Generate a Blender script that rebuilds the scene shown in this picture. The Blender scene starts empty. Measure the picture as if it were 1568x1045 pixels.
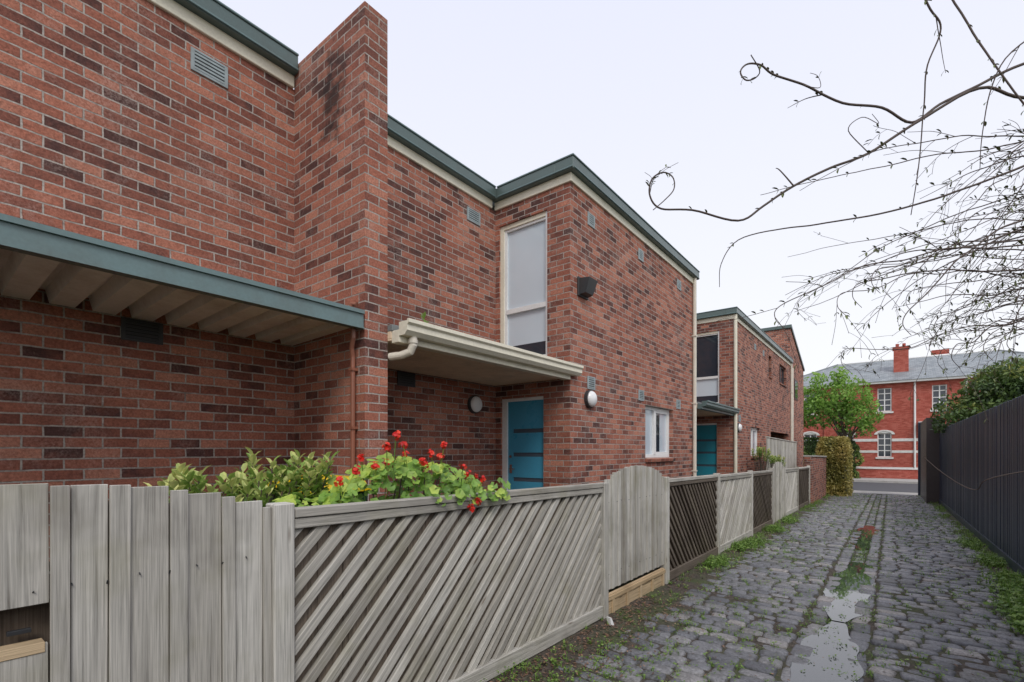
import bpy, math, random
from mathutils import Vector, Matrix, noise
random.seed(7)
R=random.random
def U(a,b): return a+(b-a)*random.random()
scene=bpy.context.scene
def g(y): return -0.014*max(0.0,min(29.5,y))

# ---------------------------------------------------------------- materials
class NT:
    def __init__(s,name):
        s.m=bpy.data.materials.new(name); s.m.use_nodes=True; s.t=s.m.node_tree
        s.b=s.t.nodes['Principled BSDF']
    def n(s,ty,ins=None,**at):
        x=s.t.nodes.new('ShaderNode'+ty)
        for k,v in at.items(): setattr(x,k,v)
        if ins:
            for k,v in ins.items(): s.put(x.inputs[k],v)
        return x
    def put(s,sock,v):
        if isinstance(v,bpy.types.NodeSocket): s.t.links.new(v,sock)
        else:
            if isinstance(v,(tuple,list)) and len(v)==3 and sock.type=='RGBA': v=(*v,1)
            sock.default_value=v
    def mix(s,f,a,b,blend='MIX'):
        x=s.t.nodes.new('ShaderNodeMix'); x.data_type='RGBA'; x.blend_type=blend
        s.put(x.inputs[0],f); s.put(x.inputs[6],a); s.put(x.inputs[7],b); return x.outputs[2]
    def math(s,op,a,b=0.0,clamp=False):
        x=s.t.nodes.new('ShaderNodeMath'); x.operation=op; x.use_clamp=clamp
        s.put(x.inputs[0],a); s.put(x.inputs[1],b); return x.outputs[0]
    def ramp(s,f,stops,interp='LINEAR'):
        x=s.t.nodes.new('ShaderNodeValToRGB'); x.color_ramp.interpolation=interp
        e=x.color_ramp.elements
        while len(e)<len(stops): e.new(0.5)
        for i,(p,c) in enumerate(stops):
            e[i].position=p; e[i].color=(c,c,c,1) if isinstance(c,(int,float)) else (*c,1)
        s.put(x.inputs[0],f); return x.outputs[0]
    def noise(s,vec,scale,detail=3,rough=0.55,dist=0.0):
        x=s.n('TexNoise',{'Scale':scale,'Detail':detail,'Roughness':rough,'Distortion':dist})
        if vec is not None: s.put(x.inputs['Vector'],vec)
        return x.outputs['Fac']
    def bump(s,h,strength=0.5,dist=0.01):
        x=s.n('Bump',{'Strength':strength,'Distance':dist,'Height':h}); s.put(s.b.inputs['Normal'],x.outputs[0])
    def base(s,c): s.put(s.b.inputs['Base Color'],c)
    def rough(s,c): s.put(s.b.inputs['Roughness'],c)

def brick_mat(name,ramp,mortar,stain=True,rowh=0.086,bw=0.24,mort=0.0145):
    M=NT(name); geo=M.n('NewGeometry'); P=geo.outputs['Position']
    sp=M.n('SeparateXYZ',{0:P}); sn=M.n('SeparateXYZ',{0:geo.outputs['True Normal']})
    ax=M.math('ABSOLUTE',sn.outputs[0]); f=M.math('GREATER_THAN',ax,0.5)
    inv=M.math('SUBTRACT',1.0,f)
    h=M.math('ADD',M.math('MULTIPLY',sp.outputs[1],f),M.math('MULTIPLY',sp.outputs[0],inv))
    mid=M.noise(P,7,3,0.6)
    wob=M.math('MULTIPLY',M.math('SUBTRACT',mid,0.5),0.014)
    vx=M.n('CombineXYZ',{0:M.math('ADD',h,wob),1:M.math('ADD',sp.outputs[2],wob),2:0.0})
    br=M.n('TexBrick',{'Vector':vx.outputs[0],'Color1':(0,0,0),'Color2':(1,1,1),'Mortar':(0.5,0.5,0.5),'Scale':1.0,
        'Mortar Size':mort*0.5,'Mortar Smooth':0.25,'Brick Width':bw,'Row Height':rowh})
    br.offset=0.5
    fine=M.noise(P,60,4,0.7)
    lo=M.noise(P,0.9,4,0.65)
    tv=M.math('ADD',br.outputs['Color'],M.math('ADD',M.math('MULTIPLY',M.math('SUBTRACT',mid,0.5),0.6),M.math('MULTIPLY',M.math('SUBTRACT',lo,0.5),-0.6)),True)
    col=M.ramp(tv,ramp)
    col=M.mix(0.65,col,M.ramp(fine,[(0.25,0.35),(0.5,1.0),(0.75,1.7)]),'MULTIPLY')
    if stain:
        col=M.mix(M.ramp(lo,[(0.5,0.0),(0.8,0.5)]),col,(0.10,0.06,0.05))
        ef=M.noise(P,1.6,5,0.75,0.6)
        ef2=M.math('MULTIPLY',M.ramp(ef,[(0.5,0.0),(0.72,1.0)]),M.ramp(fine,[(0.4,0.0),(0.62,0.55)]))
        col=M.mix(ef2,col,(0.50,0.40,0.35))
    mc=M.mix(0.7,mortar,M.ramp(fine,[(0.3,0.5),(0.7,1.3)]),'MULTIPLY')
    if stain: mc=M.mix(M.ramp(mid,[(0.48,0.0),(0.72,0.55)]),mc,(0.14,0.095,0.08))
    col=M.mix(br.outputs['Fac'],col,mc)
    if stain:
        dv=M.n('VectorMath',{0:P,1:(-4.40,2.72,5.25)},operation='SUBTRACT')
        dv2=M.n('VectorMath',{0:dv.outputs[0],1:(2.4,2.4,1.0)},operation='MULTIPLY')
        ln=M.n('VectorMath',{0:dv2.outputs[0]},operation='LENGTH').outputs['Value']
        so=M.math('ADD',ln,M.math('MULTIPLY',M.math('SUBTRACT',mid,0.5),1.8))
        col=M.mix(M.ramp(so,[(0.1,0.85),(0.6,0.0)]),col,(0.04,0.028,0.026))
    M.base(col); M.rough(0.9)
    hh=M.math('ADD',M.math('MULTIPLY',br.outputs['Fac'],-1.0),M.math('MULTIPLY',fine,0.6))
    M.bump(hh,1.0,0.014)
    M.b.inputs['Specular IOR Level'].default_value=0.2
    return M.m
m_brick=brick_mat('brick_clinker',[(0.0,(0.10,0.048,0.042)),(0.14,(0.20,0.078,0.058)),(0.42,(0.315,0.118,0.080)),(0.72,(0.405,0.155,0.102)),(1.0,(0.49,0.215,0.145))],(0.49,0.43,0.38))
m_redbrick=brick_mat('brick_red',[(0.0,(0.36,0.085,0.06)),(0.5,(0.46,0.115,0.085)),(1.0,(0.52,0.16,0.12))],(0.44,0.18,0.14),stain=False,mort=0.006)

def paint(name,c,rough=0.45,var=0.12,dirt=(0.1,0.09,0.07),dirtamt=0.25,sc=3.0,metal=0.0,bump=0.1):
    M=NT(name); P=M.n('NewGeometry').outputs['Position']
    a=M.noise(P,sc,4,0.65); b=M.noise(P,sc*15,3,0.6)
    col=M.mix(M.math('MULTIPLY',M.ramp(a,[(0.45,0.0),(0.75,1.0)]),dirtamt),c,dirt)
    col=M.mix(var,col,M.ramp(b,[(0.3,0.4),(0.7,1.5)]),'MULTIPLY')
    M.base(col); M.rough(M.math('ADD',rough-0.1,M.math('MULTIPLY',a,0.2))); M.bump(b,bump,0.003)
    M.b.inputs['Metallic'].default_value=metal
    return M.m
m_green=paint('green_metal',(0.095,0.138,0.13),0.35)
m_greend=paint('green_metal_lower',(0.135,0.205,0.205),0.35,dirtamt=0.35)
m_cream=paint('cream_paint',(0.80,0.75,0.60),0.5,dirtamt=0.15)
m_white=paint('white_paint',(0.82,0.82,0.80),0.45,dirtamt=0.08)
m_door=paint('blue_door_paint',(0.06,0.31,0.47),0.3,dirtamt=0.08)
m_teal=paint('teal_door_paint',(0.02,0.24,0.32),0.35)
m_copper=paint('copper_pipe',(0.30,0.115,0.07),0.4,dirtamt=0.4)
m_pvc=paint('cream_pipe',(0.72,0.66,0.55),0.45)
m_dark=paint('dark_grey_metal',(0.035,0.037,0.04),0.5)
m_steel=paint('steel',(0.5,0.5,0.5),0.25,metal=1.0)
m_vent=paint('vent_grille',(0.34,0.40,0.41),0.6,dirtamt=0.5)
m_zinc=paint('roof_deck_underside',(0.82,0.79,0.75),0.4,dirtamt=0.5,dirt=(0.35,0.26,0.2),sc=2.5)
m_soffit=paint('soffit_timber',(0.78,0.62,0.44),0.55,dirtamt=0.3)
m_roof=paint('roof_sheet',(0.2,0.22,0.22),0.5)
m_navy=paint('charcoal_fence_paint',(0.026,0.040,0.070),0.36,dirtamt=0.4,dirt=(0.06,0.08,0.12),var=0.5,sc=2.0)
m_brown=paint('brown_cladding',(0.05,0.037,0.037),0.4)
m_conc=paint('concrete',(0.40,0.38,0.35),0.9,dirtamt=0.4)
m_asph=paint('asphalt',(0.075,0.075,0.08),0.8,dirtamt=0.2)
m_stone=paint('white_stone_trim',(0.74,0.72,0.69),0.8)
m_yel=paint('yellow_plastic',(0.8,0.55,0.01),0.35)
m_binb=paint('green_plastic',(0.02,0.05,0.03),0.4)
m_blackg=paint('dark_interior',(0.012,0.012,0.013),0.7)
def glassy(name,c,rough=0.06,coat=0.6):
    M=NT(name); P=M.n('NewGeometry').outputs['Position']
    a=M.noise(P,1.2,2,0.5); M.base(M.mix(M.ramp(a,[(0.3,0.0),(0.7,0.3)]),c,tuple(x*0.75 for x in c))); M.rough(rough)
    M.b.inputs['Coat Weight'].default_value=coat; M.b.inputs['Coat Roughness'].default_value=0.03
    return M.m
m_blind=glassy('glass_over_blind',(0.64,0.72,0.78))
m_dglass=glassy('dark_glass',(0.03,0.04,0.055))
m_slot=glassy('door_glass_strip',(0.07,0.10,0.13),0.15)
m_opal=glassy('opal_glass',(0.85,0.85,0.84),0.3,0.3)
def slate():
    M=NT('slate_roof'); P=M.n('NewGeometry').outputs['Position']
    br=M.n('TexBrick',{'Vector':P,'Color1':(0.20,0.225,0.235),'Color2':(0.31,0.335,0.34),'Mortar':(0.14,0.15,0.16),'Scale':1.0,'Mortar Size':0.012,'Brick Width':0.3,'Row Height':0.25})
    M.base(M.mix(0.4,br.outputs['Color'],M.ramp(M.noise(P,1.5),[(0.3,0.6),(0.7,1.3)]),'MULTIPLY')); M.rough(0.5); return M.m
m_slate=slate()

def wood(name,c1,c2,dark,green=0.25,knots=True,ks=0.7):
    M=NT(name); uv=M.n('UVMap').outputs[0]
    at=M.n('Attribute',attribute_name='tint').outputs['Fac']
    P=M.n('NewGeometry').outputs['Position']
    mp=M.n('Mapping',{'Vector':uv,'Scale':(40,1.3,1)}).outputs[0]
    gr=M.noise(mp,1.0,5,0.62,1.1)
    mp2=M.n('Mapping',{'Vector':uv,'Scale':(190,3,1)}).outputs[0]
    gf=M.noise(mp2,1.0,2,0.6)
    lo=M.noise(P,1.7,4,0.65)
    col=M.mix(at,c1,c2)
    col=M.mix(0.68,col,M.ramp(gr,[(0.28,0.42),(0.5,0.98),(0.72,1.25)]),'MULTIPLY')
    col=M.mix(0.5,col,M.ramp(gf,[(0.3,0.5),(0.6,1.15)]),'MULTIPLY')
    col=M.mix(M.ramp(gr,[(0.25,0.8),(0.34,0.0)]),col,dark)
    col=M.mix(M.ramp(lo,[(0.52,0.0),(0.80,0.6)]),col,dark)
    col=M.mix(M.math('MULTIPLY',M.ramp(M.noise(P,3.1,3,0.6),[(0.5,0.0),(0.7,1.0)]),green),col,(0.27,0.25,0.13))
    if knots:
        kp=M.n('Mapping',{'Vector':uv,'Scale':(8,1.7,1)}).outputs[0]
        vo=M.n('TexVoronoi',{'Vector':kp,'Scale':1.0}).outputs['Distance']
        col=M.mix(M.ramp(vo,[(0.03,ks),(0.10,0.0)]),col,(0.10,0.06,0.035))
    M.base(col); M.rough(0.85); M.bump(M.math('ADD',gr,M.math('MULTIPLY',gf,0.6)),0.6,0.006)
    M.b.inputs['Specular IOR Level'].default_value=0.2
    return M.m
m_wood=wood('weathered_timber',(0.40,0.375,0.325),(0.66,0.635,0.57),(0.15,0.13,0.105),0.3)
m_woodb=wood('backing_timber_and_gap_shade',(0.16,0.125,0.095),(0.24,0.195,0.15),(0.05,0.035,0.028),0.1,False)  # lattice backing boards; also the painted shade behind gate gaps and hole
m_woodd=wood('dark_stained_timber',(0.12,0.095,0.075),(0.20,0.165,0.13),(0.04,0.03,0.025),0.1,False)
m_woodn=wood('new_timber',(0.60,0.44,0.26),(0.66,0.52,0.34),(0.25,0.15,0.08),0.0)

def foliage(name,c1,c2,c3=None,trans=0.3):
    M=NT(name); at=M.n('Attribute',attribute_name='tint').outputs['Fac']
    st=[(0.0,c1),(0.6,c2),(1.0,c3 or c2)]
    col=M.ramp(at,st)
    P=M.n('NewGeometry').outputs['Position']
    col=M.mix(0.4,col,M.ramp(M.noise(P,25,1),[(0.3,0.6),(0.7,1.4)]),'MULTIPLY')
    M.base(col); M.rough(0.5)
    if trans:
        out=M.t.nodes['Material Output']
        tr=M.n('BsdfTranslucent',{'Color':col}); mx=M.n('MixShader',{0:trans,1:M.b.outputs[0],2:tr.outputs[0]})
        M.t.links.new(mx.outputs[0],out.inputs[0])
    return M.m
m_ger=foliage('geranium_leaf',(0.08,0.19,0.03),(0.26,0.45,0.08),(0.55,0.68,0.12),0.35)
m_shr=foliage('shrub_leaf',(0.08,0.18,0.035),(0.28,0.42,0.09),(0.70,0.70,0.26),0.35)
m_tree=foliage('tree_leaf',(0.10,0.21,0.03),(0.27,0.46,0.08),(0.42,0.60,0.15),0.4)
m_dleaf=foliage('dark_leaf',(0.03,0.065,0.018),(0.095,0.16,0.035),(0.34,0.35,0.08),0.2)
m_bud=foliage('vine_leaf_bud',(0.06,0.06,0.025),(0.10,0.12,0.035),(0.16,0.20,0.05),0.0)
m_hedge=foliage('hedge_leaf',(0.14,0.15,0.035),(0.40,0.34,0.09),(0.58,0.46,0.16),0.25)
m_grass=foliage('grass_blade',(0.08,0.16,0.025),(0.18,0.32,0.05),(0.32,0.44,0.11),0.3)
m_litter=foliage('leaf_litter',(0.05,0.03,0.02),(0.18,0.10,0.06),(0.34,0.20,0.12),0.0)
m_red=foliage('red_petal',(0.6,0.01,0.01),(0.82,0.03,0.012),(0.9,0.08,0.03),0.2)
m_core=paint('hedge_core_dark',(0.03,0.045,0.012),0.9)
m_bark=paint('bark',(0.10,0.075,0.055),0.9,dirtamt=0.5)
m_twig=paint('vine_twig',(0.10,0.072,0.06),0.8,dirtamt=0.5,sc=8)

def stonemat():
    M=NT('bluestone'); P=M.n('NewGeometry').outputs['Position']
    at=M.n('Attribute',attribute_name='tint').outputs['Fac']
    col=M.ramp(at,[(0.0,(0.115,0.118,0.130)),(0.5,(0.185,0.186,0.198)),(0.85,(0.255,0.248,0.248)),(1.0,(0.34,0.315,0.295))])
    a=M.noise(P,45,5,0.7); lo=M.noise(P,1.1,3,0.6); b=M.noise(P,12,4,0.65)
    col=M.mix(0.85,col,M.ramp(a,[(0.3,0.35),(0.5,1.0),(0.7,1.7)]),'MULTIPLY')
    col=M.mix(M.ramp(b,[(0.5,0.0),(0.72,0.6)]),col,(0.08,0.075,0.07))
    col=M.mix(M.ramp(lo,[(0.52,0.0),(0.72,0.4)]),col,(0.10,0.095,0.055))
    M.base(col); M.rough(M.ramp(lo,[(0.35,0.26),(0.65,0.58)])); M.bump(M.math('ADD',a,b),0.8,0.01); return M.m
m_blue=stonemat()
def soil():
    M=NT('lane_soil'); P=M.n('NewGeometry').outputs['Position']
    a=M.noise(P,30,5,0.7); lo=M.noise(P,1.3,4,0.65)
    col=M.ramp(a,[(0.3,(0.03,0.024,0.018)),(0.5,(0.075,0.06,0.046)),(0.7,(0.16,0.13,0.10))])
    col=M.mix(M.ramp(lo,[(0.46,0.0),(0.62,0.6)]),col,(0.07,0.11,0.025))
    M.base(col); M.rough(0.95); M.bump(a,0.8,0.02); return M.m
m_soil=soil()
def gground():
    M=NT('ground_mat'); P=M.n('NewGeometry').outputs['Position']
    a=M.noise(P,8,4,0.7); lo=M.noise(P,0.2,4,0.65)
    col=M.ramp(a,[(0.3,(0.05,0.05,0.03)),(0.7,(0.12,0.11,0.08))])
    col=M.mix(M.ramp(lo,[(0.4,0.0),(0.6,0.8)]),col,(0.07,0.12,0.03)); M.base(col); M.rough(0.95); return M.m
m_ground=gground()
def water():
    M=NT('water_mat'); P=M.n('NewGeometry').outputs['Position']
    M.base((0.05,0.052,0.056)); M.rough(0.02); M.b.inputs['IOR'].default_value=1.95
    M.bump(M.noise(P,4,2),0.03,0.01); return M.m
m_water=water()

# ---------------------------------------------------------------- mesh builder
class MB:
    def __init__(s): s.v=[];s.f=[];s.uv=[];s.t=[];s.mi=[];s.mats=[]
    def mid(s,m):
        if m not in s.mats: s.mats.append(m)
        return s.mats.index(m)
    def face(s,pts,m,tint=None,uv=None):
        i=len(s.v); s.v+= [tuple(p) for p in pts]; s.f.append(tuple(range(i,i+len(pts))))
        s.uv+= uv or [(0,0)]*len(pts); s.t.append(R() if tint is None else tint); s.mi.append(s.mid(m))
    def obox(s,c,size,m,rot=None,grain=2,tint=None):
        c=Vector(c); h=[x/2 for x in size]; tint=R() if tint is None else tint
        o1,o2=U(0,50),U(0,50); mi=s.mid(m); i=len(s.v)
        loc=[(sx*h[0],sy*h[1],sz*h[2]) for sx in(-1,1) for sy in(-1,1) for sz in(-1,1)]
        for l in loc:
            p=Vector(l); p=(rot@p if rot else p)+c; s.v.append(tuple(p))
        for F,n in (((0,1,3,2),0),((4,6,7,5),0),((0,4,5,1),1),((2,3,7,6),1),((0,2,6,4),2),((1,5,7,3),2)):
            s.f.append(tuple(i+k for k in F)); s.t.append(tint); s.mi.append(mi)
            oth=[k for k in range(3) if k!=n]
            if grain in oth: a=[k for k in oth if k!=grain][0]; b=grain
            else: a,b=oth
            for k in F: s.uv.append((loc[k][a]+o1+n*0.37,loc[k][b]+o2))
    def box(s,x0,x1,y0,y1,z0,z1,m,grain=2,tint=None):
        s.obox(((x0+x1)/2,(y0+y1)/2,(z0+z1)/2),(abs(x1-x0),abs(y1-y0),abs(z1-z0)),m,None,grain,tint)
    def hull(s,bot,top,m):
        n=len(bot); s.face(list(reversed(bot)),m); s.face(top,m)
        for k in range(n): s.face([bot[k],bot[(k+1)%n],top[(k+1)%n],top[k]],m)
    def tube(s,pts,r,m,seg=8):
        pts=[Vector(p) for p in pts]; rings=[]; mi=s.mid(m); tint=R()
        for i,p in enumerate(pts):
            d=(pts[min(i+1,len(pts)-1)]-pts[max(i-1,0)]).normalized()
            a=d.orthogonal().normalized() if i==0 else (pa-d*pa.dot(d)).normalized()
            pa=a; b=d.cross(a); rr=r[i] if isinstance(r,(list,tuple)) else r
            k=len(s.v); rings.append(k)
            for j in range(seg):
                t=2*math.pi*j/seg; s.v.append(tuple(p+a*math.cos(t)*rr+b*math.sin(t)*rr))
        for i in range(len(rings)-1):
            for j in range(seg):
                q=(rings[i]+j,rings[i]+(j+1)%seg,rings[i+1]+(j+1)%seg,rings[i+1]+j)
                s.f.append(q); s.t.append(tint); s.mi.append(mi); s.uv+=[(0,0)]*4
        for k,rv in ((rings[0],True),(rings[-1],False)):
            q=list(range(k,k+seg)); 
            if rv: q.reverse()
            s.f.append(tuple(q)); s.t.append(tint); s.mi.append(mi); s.uv+=[(0,0)]*seg
    def build(s,name,parent=None,shear=False,bevel=0,smooth=False):
        v=[(x,y,z+g(y)) for x,y,z in s.v] if shear else s.v
        me=bpy.data.meshes.new(name); me.from_pydata(v,[],s.f); 
        for m in s.mats: me.materials.append(m)
        me.polygons.foreach_set('material_index',s.mi)
        uvl=me.uv_layers.new(name='UVMap'); uvl.data.foreach_set('uv',[c for q in s.uv for c in q])
        a=me.attributes.new('tint','FLOAT','FACE'); a.data.foreach_set('value',s.t)
        if smooth: me.polygons.foreach_set('use_smooth',[True]*len(s.f))
        me.update(); o=bpy.data.objects.new(name,me); scene.collection.objects.link(o)
        if parent: o.parent=parent
        if bevel:
            b=o.modifiers.new('bevel','BEVEL'); b.width=bevel; b.segments=1; b.limit_method='ANGLE'
        return o
def empty(name):
    o=bpy.data.objects.new(name,None); scene.collection.objects.link(o); return o

def wallx(mb,x0,x1,y0,y1,z0,z1,ops,m):
    ys=sorted({y0,y1,*[o[0] for o in ops],*[o[1] for o in ops]}); zs=sorted({z0,z1,*[o[2] for o in ops],*[o[3] for o in ops]})
    for a,b in zip(ys,ys[1:]):
        for c,d in zip(zs,zs[1:]):
            cy,cz=(a+b)/2,(c+d)/2
            if any(o[0]<cy<o[1] and o[2]<cz<o[3] for o in ops): continue
            mb.box(x0,x1,a,b,c,d,m)
def wally(mb,x0,x1,y0,y1,z0,z1,ops,m):
    xs=sorted({x0,x1,*[o[0] for o in ops],*[o[1] for o in ops]}); zs=sorted({z0,z1,*[o[2] for o in ops],*[o[3] for o in ops]})
    for a,b in zip(xs,xs[1:]):
        for c,d in zip(zs,zs[1:]):
            cx,cz=(a+b)/2,(c+d)/2
            if any(o[0]<cx<o[1] and o[2]<cz<o[3] for o in ops): continue
            mb.box(a,b,y0,y1,c,d,m)
FX,BX,WX=-5.16,-3.72,-3.87
ZT=5.66
def eaves(mb,ax,pos,a,b,e0=0.0,e1=0.0,lip=(0,0)):
    def bx(p0,p1,z0,z1,m,c0,c1):
        if ax=='x': mb.box(pos+p0,pos+p1,a-c0,b+c1,z0,z1,m)
        else: mb.box(a-c0,b+c1,pos-p1,pos-p0,z0,z1,m)
    bx(-0.2,0.03,ZT,ZT+0.13,m_cream,min(e0,.03),min(e1,.03))
    bx(-0.2,0.11,ZT+0.13,ZT+0.30,m_green,e0,e1)
    bx(0.085,0.125,ZT+0.30,ZT+0.325,m_greend,lip[0],lip[1])
    bx(0.11,0.122,ZT+0.14,ZT+0.165,m_greend,lip[0]-.014 if lip[0] else 0,lip[1]-.014 if lip[1] else 0)
def vent(mb,ax,pos,c,z,w=0.26,h=0.16,m=None,n=5):
    m=m or m_vent
    def bx(p0,p1,a,b,z0,z1,mm):
        if ax=='x': mb.box(pos+p0,pos+p1,a,b,z0,z1,mm)
        else: mb.box(a,b,pos-p1,pos-p0,z0,z1,mm)
    bx(-0.02,0.002,c-w/2,c+w/2,z-h/2,z+h/2,m_blackg)
    bx(-0.01,0.015,c-w/2-.02,c-w/2+.01,z-h/2,z+h/2,m); bx(-0.01,0.015,c+w/2-.01,c+w/2+.02,z-h/2,z+h/2,m)
    bx(-0.01,0.015,c-w/2-.02,c+w/2+.02,z+h/2,z+h/2+.02,m); bx(-0.01,0.015,c-w/2-.02,c+w/2+.02,z-h/2-.02,z-h/2,m)
    for k in range(n):
        zz=z-h/2+h*(k+.5)/n; bx(0.0,0.012,c-w/2+.01,c+w/2-.01,zz-h/n*0.30,zz+h/n*0.30,m)
def bulkhead(parent,loc,r=0.125):
    mb=MB(); c=Vector(loc)
    d=Vector((1,0,0)); a=Vector((0,1,0)); b=Vector((0,0,1))
    def ring(rr,off): return [c+d*off+a*rr*math.cos(t*math.pi/10)+b*rr*math.sin(t*math.pi/10) for t in range(20)]
    prof=[(r*1.12,0),(r*1.12,.05),(r*0.98,.06)]
    for (r0,o0),(r1,o1) in zip(prof,prof[1:]):
        A,B=ring(r0,o0),ring(r1,o1)
        for k in range(20): mb.face([A[k],A[(k+1)%20],B[(k+1)%20],B[k]],m_dark)
    pr=[(r*math.cos(q*math.pi/14),.055+.075*math.sin(q*math.pi/14)) for q in range(7)]+[(0.004,.13)]
    for (r0,o0),(r1,o1) in zip(pr,pr[1:]):
        A,B=ring(r0,o0),ring(r1,o1)
        for k in range(20): mb.face([A[k],A[(k+1)%20],B[(k+1)%20],B[k]],m_opal)
    return mb.build('bulkhead_lamp',parent,smooth=True)
def sidewin(mb,y,z0,z1,dark=False):
    x0,x1=-5.08,-4.13
    gl=m_dglass if dark else m_blind
    mb.box(x0,x0+.075,y+.03,y+.13,z0,z1,m_cream); mb.box(x1-.05,x1,y+.03,y+.13,z0,z1,m_white)
    mb.box(x0+.075,x1-.05,y+.03,y+.13,z1-.07,z1,m_cream); mb.box(x0+.075,x1-.05,y+.03,y+.13,z0,z0+.06,m_white)
    mb.box(x0+.075,x0+.12,y+.05,y+.12,z0+.06,z1-.07,m_white); mb.box(x0+.12,x1-.05,y+.05,y+.12,z1-.11,z1-.07,m_white)
    zt=z0+(z1-z0)*0.37
    mb.box(x0+.12,x1-.05,y+.04,y+.12,zt-.035,zt+.04,m_white)
    mb.box(x0+.12,x1-.05,y+.085,y+.10,zt+.04,z1-.11,gl)
    mb.box(x0+.12,x1-.05,y+.085,y+.10,z0+.28,zt-.035,m_blind)
    mb.box(x0+.12,x1-.05,y+.085,y+.10,z0+.06,z0+.28,m_dglass)
def door(mb,y,z0,z1,m):
    x0,x1=-5.04,-4.2
    mb.box(x0,x0+.10,y+.03,y+.14,z0,z1,m_white); mb.box(x1-.02,x1,y+.03,y+.14,z0,z1,m_white)
    mb.box(x0+.10,x1-.02,y+.03,y+.14,z1-.05,z1,m_white)
    a,b=x0+.10,x1-.02; y+=.06
    sl=[z0+.42,z0+.82,z0+1.22,z0+1.60]
    pz=z0
    for s in sl:
        mb.box(a,b,y,y+.045,pz,s,m); mb.box(a,a+.10,y,y+.045,s,s+.065,m); mb.box(a+.10,b,y+.015,y+.03,s,s+.065,m_slot); pz=s+.065
    mb.box(a,b,y,y+.045,pz,z1-.05,m)
    mb.tube([(a+.06,y-.0,z0+1.02),(a+.06,y-.05,z0+1.02),(a+.17,y-.05,z0+1.02)],.010,m_steel)
    mb.box(a+.035,a+.085,y-.008,y,z0+.95,z0+1.09,m_steel)
    mb.tube([(a+.06,y,z0+1.22),(a+.06,y-.02,z0+1.22)],.025,m_steel,12)

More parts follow.
